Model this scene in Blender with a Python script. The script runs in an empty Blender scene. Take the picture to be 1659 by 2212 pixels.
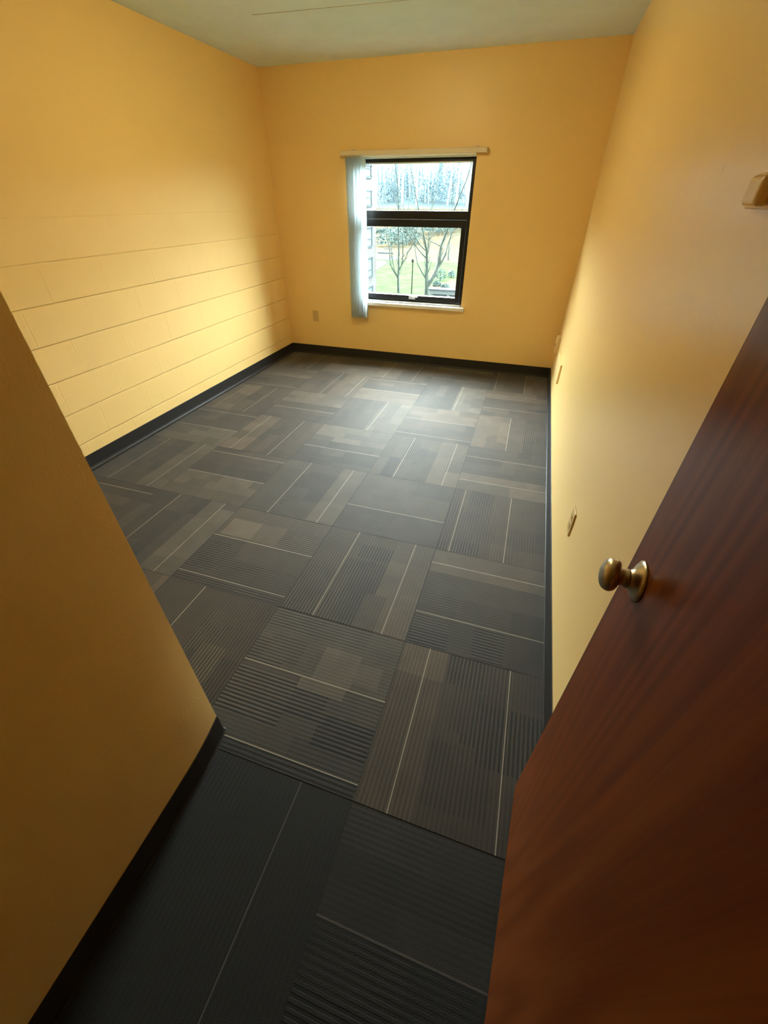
import bpy, bmesh, math, random
from mathutils import Vector, Matrix

PI = math.pi
scn = bpy.context.scene
col = scn.collection

# ------------------------------------------------------------------ helpers
def tag(o, label=None, cat=None, group=None, kind=None):
    if label: o['label'] = label
    if cat: o['category'] = cat
    if group: o['group'] = group
    if kind: o['kind'] = kind
    return o

def empty(name, loc=(0, 0, 0), rz=0.0):
    o = bpy.data.objects.new(name, None)
    o.empty_display_size = 0.05
    o.location = loc
    o.rotation_euler = (0, 0, rz)
    col.objects.link(o)
    return o

def link(name, bm, mat, parent=None, smooth=False):
    me = bpy.data.meshes.new(name)
    bm.normal_update()
    bm.to_mesh(me)
    bm.free()
    mats = mat if isinstance(mat, (list, tuple)) else [mat]
    for m in mats:
        me.materials.append(m)
    if smooth:
        for p in me.polygons:
            p.use_smooth = True
    o = bpy.data.objects.new(name, me)
    col.objects.link(o)
    if parent is not None:
        o.parent = parent
    return o

def add_box(bm, x0, x1, y0, y1, z0, z1, bevel=0.0, seg=2):
    r = bmesh.ops.create_cube(bm, size=1.0)
    vs = r['verts']
    for v in vs:
        v.co = Vector((x0 + (v.co.x + .5) * (x1 - x0), y0 + (v.co.y + .5) * (y1 - y0), z0 + (v.co.z + .5) * (z1 - z0)))
    if bevel > 0:
        es = list({e for v in vs for e in v.link_edges})
        bmesh.ops.bevel(bm, geom=es, offset=bevel, segments=seg, affect='EDGES', profile=0.5)
    return vs

def box(name, x0, x1, y0, y1, z0, z1, mat, parent=None, bevel=0.0):
    bm = bmesh.new()
    add_box(bm, x0, x1, y0, y1, z0, z1, bevel)
    return link(name, bm, mat, parent)

def add_tube(bm, pts, radii, n=8, cap=True):
    pts = [Vector(p) for p in pts]
    rings = []
    for i, p in enumerate(pts):
        if i == 0: d = pts[1] - pts[0]
        elif i == len(pts) - 1: d = pts[-1] - pts[-2]
        else: d = pts[i + 1] - pts[i - 1]
        d.normalize()
        a = Vector((0, 1, 0)) if abs(d.y) < .9 else Vector((1, 0, 0))
        u = d.cross(a).normalized(); w = d.cross(u)
        r = radii[i] if isinstance(radii, (list, tuple)) else radii
        rings.append([bm.verts.new(p + (u * math.cos(2 * PI * k / n) + w * math.sin(2 * PI * k / n)) * r) for k in range(n)])
    for a, b in zip(rings, rings[1:]):
        for k in range(n):
            bm.faces.new((a[k], a[(k + 1) % n], b[(k + 1) % n], b[k]))
    if cap:
        # caps on their own vertices so the side shading stays round
        bm.faces.new([bm.verts.new(v.co) for v in rings[0][::-1]]); bm.faces.new([bm.verts.new(v.co) for v in rings[-1]])
    return rings

def add_lathe(bm, prof, n=40):
    """profile of (radius, distance) pairs turned round local -X"""
    rings = []
    for r, d in prof:
        if r < 1e-6:
            rings.append([bm.verts.new((-d, 0, 0))])
        else:
            rings.append([bm.verts.new((-d, r * math.cos(2 * PI * k / n), r * math.sin(2 * PI * k / n))) for k in range(n)])
    for a, b in zip(rings, rings[1:]):
        for k in range(n):
            k2 = (k + 1) % n
            if len(a) == 1 and len(b) == 1: continue
            if len(b) == 1: bm.faces.new((a[k], a[k2], b[0]))
            elif len(a) == 1: bm.faces.new((a[0], b[k2], b[k]))
            else: bm.faces.new((a[k], a[k2], b[k2], b[k]))
    bmesh.ops.recalc_face_normals(bm, faces=bm.faces)

# ------------------------------------------------------------------ node helpers
def new_mat(name):
    m = bpy.data.materials.new(name)
    m.use_nodes = True
    nt = m.node_tree
    b = nt.nodes['Principled BSDF']
    return m, nt, b

def simple(name, rgb, rough=0.5, metal=0.0, spec=0.5, noise=0.0, scale=20.0, bump=0.0, bscale=200.0):
    m, nt, b = new_mat(name)
    b.inputs['Base Color'].default_value = (*rgb, 1)
    b.inputs['Roughness'].default_value = rough
    b.inputs['Metallic'].default_value = metal
    b.inputs['Specular IOR Level'].default_value = spec
    if noise or bump:
        tc = nt.nodes.new('ShaderNodeTexCoord')
        if noise:
            n = nt.nodes.new('ShaderNodeTexNoise'); n.inputs['Scale'].default_value = scale; n.inputs['Detail'].default_value = 4
            nt.links.new(tc.outputs['Object'], n.inputs['Vector'])
            mr = nt.nodes.new('ShaderNodeMapRange'); mr.inputs['From Min'].default_value = .3; mr.inputs['From Max'].default_value = .7
            mr.inputs['To Min'].default_value = 1 - noise; mr.inputs['To Max'].default_value = 1 + noise
            nt.links.new(n.outputs['Fac'], mr.inputs['Value'])
            mx = nt.nodes.new('ShaderNodeVectorMath'); mx.operation = 'SCALE'
            mx.inputs[0].default_value = rgb
            nt.links.new(mr.outputs['Result'], mx.inputs['Scale'])
            nt.links.new(mx.outputs['Vector'], b.inputs['Base Color'])
        if bump:
            n2 = nt.nodes.new('ShaderNodeTexNoise'); n2.inputs['Scale'].default_value = bscale; n2.inputs['Detail'].default_value = 3
            nt.links.new(tc.outputs['Object'], n2.inputs['Vector'])
            bp = nt.nodes.new('ShaderNodeBump'); bp.inputs['Strength'].default_value = bump; bp.inputs['Distance'].default_value = .002
            nt.links.new(n2.outputs['Fac'], bp.inputs['Height'])
            nt.links.new(bp.outputs['Normal'], b.inputs['Normal'])
    return m

def mth(nt, op, a, b=None, c=None):
    n = nt.nodes.new('ShaderNodeMath'); n.operation = op
    for i, v in enumerate((a, b, c)):
        if v is None: continue
        if isinstance(v, (int, float)): n.inputs[i].default_value = v
        else: nt.links.new(v, n.inputs[i])
    return n.outputs[0]

# ------------------------------------------------------------------ room numbers (metres, floor at z = 0)
XL, XR, YB, HCEIL = -2.657, 0.337, 4.59, 2.40
CAM_Z = 1.478
XE, YE = -0.721, 0.462            # corner of the partition beside the entry
YF = -0.36                        # wall with the doorway, behind the camera
WX0, WX1, WZ0, WZ1 = -1.80, -0.662, 0.585, 1.790   # window opening
GZ = CAM_Z - 4.6                  # ground outside

# ------------------------------------------------------------------ camera
F_PX = 878.23
yaw, pit, rol = [math.radians(a) for a in (-17.875, 37.4595, -0.172)]
fwd = Vector((math.sin(yaw) * math.cos(pit), math.cos(yaw) * math.cos(pit), -math.sin(pit)))
rgt = Vector((math.cos(yaw), -math.sin(yaw), 0))
dwn = fwd.cross(rgt)
if dwn.z > 0: dwn = -dwn
r2 = math.cos(rol) * rgt + math.sin(rol) * dwn
d2 = -math.sin(rol) * rgt + math.cos(rol) * dwn
cam_d = bpy.data.cameras.new('camera')
cam = bpy.data.objects.new('camera', cam_d)
col.objects.link(cam)
cam.matrix_world = Matrix(((r2.x, -d2.x, -fwd.x, 0), (r2.y, -d2.y, -fwd.y, 0), (r2.z, -d2.z, -fwd.z, CAM_Z), (0, 0, 0, 1)))
cam_d.sensor_fit = 'HORIZONTAL'
cam_d.sensor_width = 36.0
cam_d.lens = F_PX / 1659 * 36.0
cam_d.clip_start = 0.02
cam_d.clip_end = 600
scn.camera = cam

def at(px, py, Y):
    """point at distance Y along the room axis seen at photograph pixel (px, py)"""
    d = r2 * (px - 829.5) + d2 * (py - 1106) + fwd * F_PX
    t = Y / d.y
    return Vector((d.x * t, Y, CAM_Z + d.z * t))

# ------------------------------------------------------------------ materials
WALL = (0.84, 0.590, 0.232)

def paint(name, blocks=False, scuff=False, gloss=0.40):
    m, nt, b = new_mat(name)
    tc = nt.nodes.new('ShaderNodeTexCoord')
    n = nt.nodes.new('ShaderNodeTexNoise'); n.inputs['Scale'].default_value = 1.3; n.inputs['Detail'].default_value = 3
    nt.links.new(tc.outputs['Object'], n.inputs['Vector'])
    mr = nt.nodes.new('ShaderNodeMapRange'); mr.inputs['To Min'].default_value = .97; mr.inputs['To Max'].default_value = 1.03
    nt.links.new(n.outputs['Fac'], mr.inputs['Value'])
    fac = mr.outputs['Result']
    b.inputs['Roughness'].default_value = 0.60 if blocks else gloss
    b.inputs['Specular IOR Level'].default_value = 0.30 if blocks else (0.5 if gloss > .35 else 0.75)
    n2 = nt.nodes.new('ShaderNodeTexNoise'); n2.inputs['Scale'].default_value = 160; n2.inputs['Detail'].default_value = 2
    nt.links.new(tc.outputs['Object'], n2.inputs['Vector'])
    height = mth(nt, 'MULTIPLY', n2.outputs['Fac'], 0.0006 if blocks else 0.0004)
    if blocks:
        # painted concrete block: running bond, 0.404 x 0.2027
        sep = nt.nodes.new('ShaderNodeSeparateXYZ'); nt.links.new(tc.outputs['Object'], sep.inputs[0])
        hz = mth(nt, 'DIVIDE', mth(nt, 'ADD', sep.outputs['Z'], 0.020), 0.2024)
        row = mth(nt, 'FLOOR', hz)
        fz = mth(nt, 'SUBTRACT', hz, row)
        odd = mth(nt, 'MODULO', row, 2.0)
        yy = mth(nt, 'DIVIDE', mth(nt, 'SUBTRACT', sep.outputs['Y'], 2.315 - 4.04), 0.404)
        yy = mth(nt, 'ADD', yy, mth(nt, 'MULTIPLY', mth(nt, 'SUBTRACT', 1.0, odd), 0.5))
        fy = mth(nt, 'FRACT', yy)
        dz = mth(nt, 'MULTIPLY', mth(nt, 'MINIMUM', fz, mth(nt, 'SUBTRACT', 1.0, fz)), 0.2024)
        dy = mth(nt, 'MULTIPLY', mth(nt, 'MINIMUM', fy, mth(nt, 'SUBTRACT', 1.0, fy)), 0.404)
        def groove(d, w):
            g = nt.nodes.new('ShaderNodeMapRange'); g.interpolation_type = 'SMOOTHSTEP'
            g.inputs['From Min'].default_value = 0.0; g.inputs['From Max'].default_value = w
            g.inputs['To Min'].default_value = 1.0; g.inputs['To Max'].default_value = 0.0
            nt.links.new(d, g.inputs['Value']); return g.outputs['Result']
        gz = groove(dz, 0.0055)
        # vertical joints were filled more heavily with paint in places
        n3 = nt.nodes.new('ShaderNodeTexNoise'); n3.inputs['Scale'].default_value = 2.6
        nt.links.new(tc.outputs['Object'], n3.inputs['Vector'])
        gy = mth(nt, 'MULTIPLY', groove(dy, 0.004), mth(nt, 'MULTIPLY', n3.outputs['Fac'], 0.9))
        gz = mth(nt, 'MULTIPLY', gz, mth(nt, 'ADD', 0.45, mth(nt, 'MULTIPLY', n3.outputs['Fac'], 1.0)))
        g = mth(nt, 'MAXIMUM', gz, gy)
        # the joints higher up are filled flush
        top = nt.nodes.new('ShaderNodeMapRange'); top.inputs['From Min'].default_value = 1.0; top.inputs['From Max'].default_value = 1.55
        top.inputs['To Min'].default_value = 1.0; top.inputs['To Max'].default_value = 0.0
        nt.links.new(sep.outputs['Z'], top.inputs['Value'])
        g = mth(nt, 'MULTIPLY', g, top.outputs['Result'])
        height = mth(nt, 'SUBTRACT', height, mth(nt, 'MULTIPLY', g, 0.0042))
    if scuff:
        vd = nt.nodes.new('ShaderNodeVectorMath'); vd.operation = 'DISTANCE'
        mp = nt.nodes.new('ShaderNodeMapping'); mp.inputs['Scale'].default_value = (1, 1.6, 1)
        nt.links.new(tc.outputs['Object'], mp.inputs['Vector'])
        nt.links.new(mp.outputs['Vector'], vd.inputs[0]); vd.inputs[1].default_value = (XR, 1.296 * 1.6, 1.533)
        s = nt.nodes.new('ShaderNodeMapRange'); s.inputs['From Min'].default_value = 0.002; s.inputs['From Max'].default_value = 0.013
        s.inputs['To Min'].default_value = 0.80; s.inputs['To Max'].default_value = 1.0
        nt.links.new(vd.outputs['Value'], s.inputs['Value'])
        fac = mth(nt, 'MULTIPLY', fac, s.outputs['Result'])
    sc = nt.nodes.new('ShaderNodeVectorMath'); sc.operation = 'SCALE'; sc.inputs[0].default_value = WALL
    nt.links.new(fac, sc.inputs['Scale']); nt.links.new(sc.outputs['Vector'], b.inputs['Base Color'])
    bp = nt.nodes.new('ShaderNodeBump'); bp.inputs['Strength'].default_value = 1.0; bp.inputs['Distance'].default_value = 1.0
    nt.links.new(height, bp.inputs['Height']); nt.links.new(bp.outputs['Normal'], b.inputs['Normal'])
    return m

M_wall = paint('yellow_paint')
M_wallR = paint('yellow_paint_scuffed', scuff=True, gloss=0.33)
M_block = paint('yellow_painted_block', blocks=True)
M_ceil = simple('ceiling_paint', (0.69, 0.84, 0.97), 0.8, noise=.03, scale=6, bump=.15, bscale=90)
M_seam = simple('ceiling_joint', (0.30, 0.28, 0.24), 0.9)
M_base = simple('black_vinyl', (0.018, 0.016, 0.015), 0.45, spec=.35)
M_white = simple('white_enamel', (0.80, 0.80, 0.77), 0.35)
M_rail = simple('beige_rail_plastic', (0.70, 0.60, 0.42), 0.5)
M_frame = simple('dark_bronze_aluminium', (0.007, 0.0075, 0.008), 0.38, metal=.0, spec=.35)
M_alu = simple('pale_aluminium', (0.55, 0.56, 0.57), 0.35, metal=.6)
M_nickel = simple('satin_nickel', (0.52, 0.44, 0.30), 0.29, metal=1.0, bump=.02, bscale=600)
M_plate = simple('ivory_plate', (0.60, 0.42, 0.17), 0.5)
M_platepaint = simple('painted_plate', (0.74, 0.52, 0.23), 0.4)
M_slot = simple('slot_dark', (0.03, 0.025, 0.02), 0.6)

def vane_mat():
    m, nt, b = new_mat('vinyl_louver')
    b.inputs['Base Color'].default_value = (0.80, 0.84, 0.85, 1); b.inputs['Roughness'].default_value = .45
    tr = nt.nodes.new('ShaderNodeBsdfTranslucent'); tr.inputs['Color'].default_value = (0.86, 0.93, 0.95, 1)
    mx = nt.nodes.new('ShaderNodeMixShader'); mx.inputs[0].default_value = .42
    out = nt.nodes['Material Output']
    nt.links.new(b.outputs[0], mx.inputs[1]); nt.links.new(tr.outputs[0], mx.inputs[2]); nt.links.new(mx.outputs[0], out.inputs[0])
    return m
M_vane = vane_mat()

def glass_mat():
    m, nt, b = new_mat('window_glass')
    nt.nodes.remove(b)
    t = nt.nodes.new('ShaderNodeBsdfTransparent'); t.inputs['Color'].default_value = (0.94, 0.985, 0.985, 1)
    g = nt.nodes.new('ShaderNodeBsdfGlossy'); g.inputs['Roughness'].default_value = 0.0
    lw = nt.nodes.new('ShaderNodeFresnel'); lw.inputs['IOR'].default_value = 1.45
    mx = nt.nodes.new('ShaderNodeMixShader')
    ge = nt.nodes.new('ShaderNodeNewGeometry')   # reflect once, on entering the pane
    nt.links.new(mth(nt, 'MULTIPLY', lw.outputs[0], mth(nt, 'SUBTRACT', 1.0, ge.outputs['Backfacing'])), mx.inputs[0]); nt.links.new(t.outputs[0], mx.inputs[1]); nt.links.new(g.outputs[0], mx.inputs[2])
    nt.links.new(mx.outputs[0], nt.nodes['Material Output'].inputs[0])
    return m
M_glass = glass_mat()

def wood_mat():
    m, nt, b = new_mat('stained_oak')
    tc = nt.nodes.new('ShaderNodeTexCoord')
    mp = nt.nodes.new('ShaderNodeMapping'); mp.inputs['Scale'].default_value = (1.0, 5.0, 0.42)
    nt.links.new(tc.outputs['Object'], mp.inputs['Vector'])
    n = nt.nodes.new('ShaderNodeTexNoise'); n.inputs['Scale'].default_value = 1.3; n.inputs['Detail'].default_value = 0; n.inputs['Distortion'].default_value = .15
    nt.links.new(mp.outputs['Vector'], n.inputs['Vector'])
    rings = mth(nt, 'MULTIPLY', mth(nt, 'ADD', mth(nt, 'SINE', mth(nt, 'MULTIPLY', n.outputs['Fac'], 46.0)), 1.0), 0.5)
    mp2 = nt.nodes.new('ShaderNodeMapping'); mp2.inputs['Scale'].default_value = (1.0, 40.0, 1.0)
    nt.links.new(tc.outputs['Object'], mp2.inputs['Vector'])
    n2 = nt.nodes.new('ShaderNodeTexNoise'); n2.inputs['Scale'].default_value = 4.0; n2.inputs['Detail'].default_value = 4
    nt.links.new(mp2.outputs['Vector'], n2.inputs['Vector'])
    f = mth(nt, 'ADD', mth(nt, 'MULTIPLY', rings, 0.34), mth(nt, 'MULTIPLY', n2.outputs['Fac'], 0.66))
    cr = nt.nodes.new('ShaderNodeValToRGB')
    cr.color_ramp.elements[0].position = .25; cr.color_ramp.elements[0].color = (0.120, 0.0255, 0.0045, 1)
    cr.color_ramp.elements[1].position = .75; cr.color_ramp.elements[1].color = (0.200, 0.050, 0.0095, 1)
    nt.links.new(f, cr.inputs[0]); nt.links.new(cr.outputs[0], b.inputs['Base Color'])
    b.inputs['Roughness'].default_value = .30
    b.inputs['Specular IOR Level'].default_value = .12
    bp = nt.nodes.new('ShaderNodeBump'); bp.inputs['Strength'].default_value = .012; bp.inputs['Distance'].default_value = .001
    nt.links.new(f, bp.inputs['Height']); nt.links.new(bp.outputs['Normal'], b.inputs['Normal'])
    return m
M_wood = wood_mat()

def carpet_mat():
    m, nt, b = new_mat('carpet_tile')
    at_ = nt.nodes.new('ShaderNodeAttribute'); at_.attribute_name = 'yarn'
    uv = nt.nodes.new('ShaderNodeUVMap'); uv.uv_map = 'weave'
    sep = nt.nodes.new('ShaderNodeSeparateXYZ'); nt.links.new(uv.outputs[0], sep.inputs[0])
    tc = nt.nodes.new('ShaderNodeTexCoord')
    # tufted rows every 15 mm, broken into stitches along the row
    mp = nt.nodes.new('ShaderNodeMapping'); mp.inputs['Scale'].default_value = (130, 14, 1)
    nt.links.new(uv.outputs[0], mp.inputs['Vector'])
    nb = nt.nodes.new('ShaderNodeTexNoise'); nb.inputs['Scale'].default_value = 1.0; nb.inputs['Detail'].default_value = 2
    nt.links.new(mp.outputs['Vector'], nb.inputs['Vector'])
    ph = mth(nt, 'FRACT', mth(nt, 'DIVIDE', sep.outputs['X'], 0.0148))
    tri = mth(nt, 'ABSOLUTE', mth(nt, 'SUBTRACT', ph, 0.5))            # 0 in the dark row, .5 between
    thr = mth(nt, 'ADD', 0.14, mth(nt, 'MULTIPLY', nb.outputs['Fac'], 0.2))
    mr = nt.nodes.new('ShaderNodeMapRange'); mr.interpolation_type = 'SMOOTHSTEP'
    mr.inputs['To Min'].default_value = 1.0; mr.inputs['To Max'].default_value = 0.0
    nt.links.new(tri, mr.inputs['Value'])
    nt.links.new(mth(nt, 'SUBTRACT', thr, 0.055), mr.inputs['From Min']); nt.links.new(mth(nt, 'ADD', thr, 0.055), mr.inputs['From Max'])
    dark = mth(nt, 'MULTIPLY', mr.outputs['Result'], at_.outputs['Alpha'])
    fine = nt.nodes.new('ShaderNodeTexNoise'); fine.inputs['Scale'].default_value = 420; fine.inputs['Detail'].default_value = 2
    nt.links.new(tc.outputs['Object'], fine.inputs['Vector'])
    fm = nt.nodes.new('ShaderNodeMapRange'); fm.inputs['From Min'].default_value = .3; fm.inputs['From Max'].default_value = .7
    fm.inputs['To Min'].default_value = .62; fm.inputs['To Max'].default_value = 1.38
    nt.links.new(fine.outputs['Fac'], fm.inputs['Value'])
    wide = nt.nodes.new('ShaderNodeTexNoise'); wide.inputs['Scale'].default_value = 9; wide.inputs['Detail'].default_value = 3
    nt.links.new(tc.outputs['Object'], wide.inputs['Vector'])
    wm = nt.nodes.new('ShaderNodeMapRange'); wm.inputs['From Min'].default_value = .3; wm.inputs['From Max'].default_value = .7
    wm.inputs['To Min'].default_value = .88; wm.inputs['To Max'].default_value = 1.12
    nt.links.new(wide.outputs['Fac'], wm.inputs['Value'])
    # barely visible fine row texture everywhere
    rowv = mth(nt, 'ADD', 0.92, mth(nt, 'MULTIPLY', tri, 0.32))
    k = mth(nt, 'MULTIPLY', mth(nt, 'MULTIPLY', fm.outputs['Result'], wm.outputs['Result']), mth(nt, 'MULTIPLY', rowv, mth(nt, 'SUBTRACT', 1.0, mth(nt, 'MULTIPLY', dark, 0.90))))
    sc = nt.nodes.new('ShaderNodeVectorMath'); sc.operation = 'SCALE'
    nt.links.new(at_.outputs['Color'], sc.inputs[0]); nt.links.new(k, sc.inputs['Scale'])
    nt.links.new(sc.outputs['Vector'], b.inputs['Base Color'])
    b.inputs['Roughness'].default_value = .78
    b.inputs['Specular IOR Level'].default_value = .35
    b.inputs['Sheen Weight'].default_value = .12
    b.inputs['Sheen Roughness'].default_value = .5
    h = mth(nt, 'SUBTRACT', mth(nt, 'MULTIPLY', fine.outputs['Fac'], 0.0012), mth(nt, 'MULTIPLY', dark, 0.0010))
    bp = nt.nodes.new('ShaderNodeBump'); bp.inputs['Strength'].default_value = .6; bp.inputs['Distance'].default_value = 1.0
    nt.links.new(h, bp.inputs['Height']); nt.links.new(bp.outputs['Normal'], b.inputs['Normal'])
    return m
M_carpet = carpet_mat()

# ------------------------------------------------------------------ floor of carpet tiles
TX0, TY0, TPX, TPY = -0.831, 1.010, 0.602, 0.6055

# lines measured on each tile, from the low edge of the tile, across the rows
LINES = {(3, 2): (.170, .497), (2, 2): (.057, .342), (1, 2): (.169, .497), (4, 2): (.173, .502), (3, 1): (.045, .329),
         (2, 1): (.208,), (4, 1): (.110, .436), (3, 3): (.231,), (2, 3): (.180, .502), (4, 3): (.068, .354), (4, 4): (.122, .446),
         (3, 4): (.178, .512), (2, 4): (.235,), (1, 3): (.266, .540), (1, 4): (.100, .422), (3, 5): (.059, .344), (2, 5): (.373,),
         (1, 5): (.217,), (4, 5): (.267,), (0, 5): (.100, .420), (1, 6): (.273, .540), (3, 6): (.366,), (2, 7): (.110, .430), (3, 0): (.110, .430)}
# which end carries the pale band (+1 high end, -1 low end), design A or B
DES = {(3, 2): ('A', 1), (2, 2): ('B', 1), (1, 2): ('A', 1), (4, 2): ('A', 1), (3, 1): ('B', 1), (2, 1): ('A', 1), (4, 1): ('A', -1),
       (3, 3): ('A', 1), (2, 3): ('A', 1), (4, 3): ('B', 1), (4, 4): ('A', -1), (3, 4): ('A', 1), (2, 4): ('B', 1), (1, 3): ('B', -1),
       (1, 4): ('A', -1), (3, 5): ('B', 1), (2, 5): ('B', 1), (3, 0): ('A', -1), (4, 0): ('B', 1)}

# tone, tint and strength of the dark rows for blocks measured on the nearest tiles:
# (column, row): [(u0, u1, v0, v1, tone, rows)]
SPECIAL = {
    (3, 2): [(0, .40, 0, .16, 1.05, .95), (0, .40, .16, .30, 1.0, .75), (0, .40, .30, .44, 1.02, .6), (0, .40, .44, .606, 1.05, .55),
             (.22, .40, .42, .52, 1.0, 1.0), (.17, .40, .28, .40, .95, .9), (.24, .40, .02, .28, .85, .8),
             (.40, .602, 0, .24, 1.35, .22), (.40, .602, .24, .44, 1.2, .18), (.40, .50, .34, .48, 1.3, .05), (.40, .602, .44, .606, 1.1, .25), (.36, .46, 0, .2, 1.0, .25)],
    (2, 2): [(0, .057, 0, .602, .72, .75), (0, .09, .36, .48, .95, .95), (.057, .342, 0, .602, .80, .45), (.09, .30, 0, .16, .8, .85), (.14, .26, .12, .42, .85, .8), (.057, .16, .40, .602, .75, .35),
             (.20, .342, .22, .602, .82, .12), (.342, .606, 0, .602, 1.15, .3), (.36, .50, .03, .22, 1.75, .05), (.36, .50, .22, .38, 1.35, .3), (.342, .50, .38, .602, 1.2, .75), (.50, .606, .2, .602, 1.25, .6)],
    (3, 1): [(0, .057, 0, .602, .55, .75), (.045, .20, 0, .602, .9, .35), (.057, .16, 0, .34, .85, .15), (.045, .12, .34, .602, .75, .35), (.10, .22, .40, .602, .72, 1.0), (.12, .30, 0, .26, 1.12, 1.0), (.18, .33, .26, .42, .95, 1.0), (.22, .33, .40, .602, .9, .45),
             (.28, .33, .26, .45, 1.35, .2), (.33, .606, 0, .602, 1.05, .2), (.33, .44, 0, .16, 1.1, .8), (.36, .47, .06, .22, 1.1, .6), (.33, .48, .30, .46, 1.42, .12), (.36, .45, .46, .56, 1.25, .1), (.50, .606, .0, .24, 1.15, .7), (.50, .606, .24, .46, 1.05, .5)],
    (4, 2): [(0, .173, 0, .566, .62, .25), (0, .085, .0, .17, .7, 1.0), (.085, .26, 0, .16, .78, .7), (0, .17, .27, .40, .72, .95), (.17, .22, .27, .40, .72, .95), (.173, .40, 0, .566, .68, .3), (.22, .42, 0, .2, .8, .45), (.30, .44, .03, .566, .82, .3),
             (.44, .606, 0, .566, 1.2, .12), (.50, .606, .25, .566, 1.1, .1), (0, .3, .42, .566, .56, .08)],
    (4, 1): [(0, .19, 0, .606, 1.0, .35), (0, .19, .47, .606, 1.25, .2), (.19, .26, .2, .606, .85, .45), (.19, .566, 0, .606, .72, .25), (.19, .40, .06, .26, .72, .6), (.20, .34, .48, .606, .8, 1.0), (.28, .44, .27, .47, .75, .9), (.34, .566, .22, .44, .72, 1.0), (.34, .45, .44, .606, .72, .65), (.45, .566, .46, .606, .62, .2), (.24, .32, .30, .48, .72, .6)],
    (4, 3): [(0, .07, 0, .606, .8, .65), (0, .09, .30, .42, .95, 1.0), (0, .22, 0, .10, .9, 1.0), (.07, .30, .10, .36, .85, .55), (.11, .25, .42, .60, .85, .95), (.10, .30, .3, .45, .8, .55), (.25, .36, .3, .606, .82, .2), (.36, .566, .3, .606, .82, .12), (.36, .566, .12, .3, .78, .4), (.28, .4, .0, .14, .95, .3), (.4, .566, 0, .12, .9, .12)],
    (3, 3): [(0, .23, 0, .602, .85, .25), (0, .23, 0, .12, .8, .2), (.05, .19, .16, .32, .95, .7), (0, .23, .36, .602, .85, .25), (.23, .44, 0, .602, 1.0, .15), (.23, .44, .36, .602, 1.05, .2), (.44, .606, 0, .36, 1.0, .3), (.40, .606, .1, .32, 1.1, .35)],
    (2, 3): [(0, .18, 0, .606, .9, .35), (.18, .43, 0, .606, .9, .3), (.22, .43, .34, .5, .95, .95), (.18, .40, .3, .46, .78, .5), (.32, .45, .18, .34, .82, .7), (.43, .602, 0, .606, 1.2, .12), (.43, .602, .02, .2, 1.35, .1), (.45, .57, .46, .606, 1.3, .1), (0, .16, .5, .606, 1.0, .2)],
    (2, 1): [(0, .20, .2, .606, .8, .5), (.20, .36, 0, .606, .78, .3), (.33, .50, .28, .5, 1.0, .9), (.36, .602, 0, .3, .72, .75), (.46, .602, .3, .606, .8, .55), (.40, .52, .18, .34, 1.2, .85), (.36, .48, .44, .606, .85, .5)],
    (3, 0): [(0, .42, 0, .606, .62, .35), (.02, .26, .48, .606, .75, .95), (.26, .42, .45, .606, .55, .5), (.42, .602, 0, .606, .6, .3), (.2, .45, .2, .42, .66, .55)],
}

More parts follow.
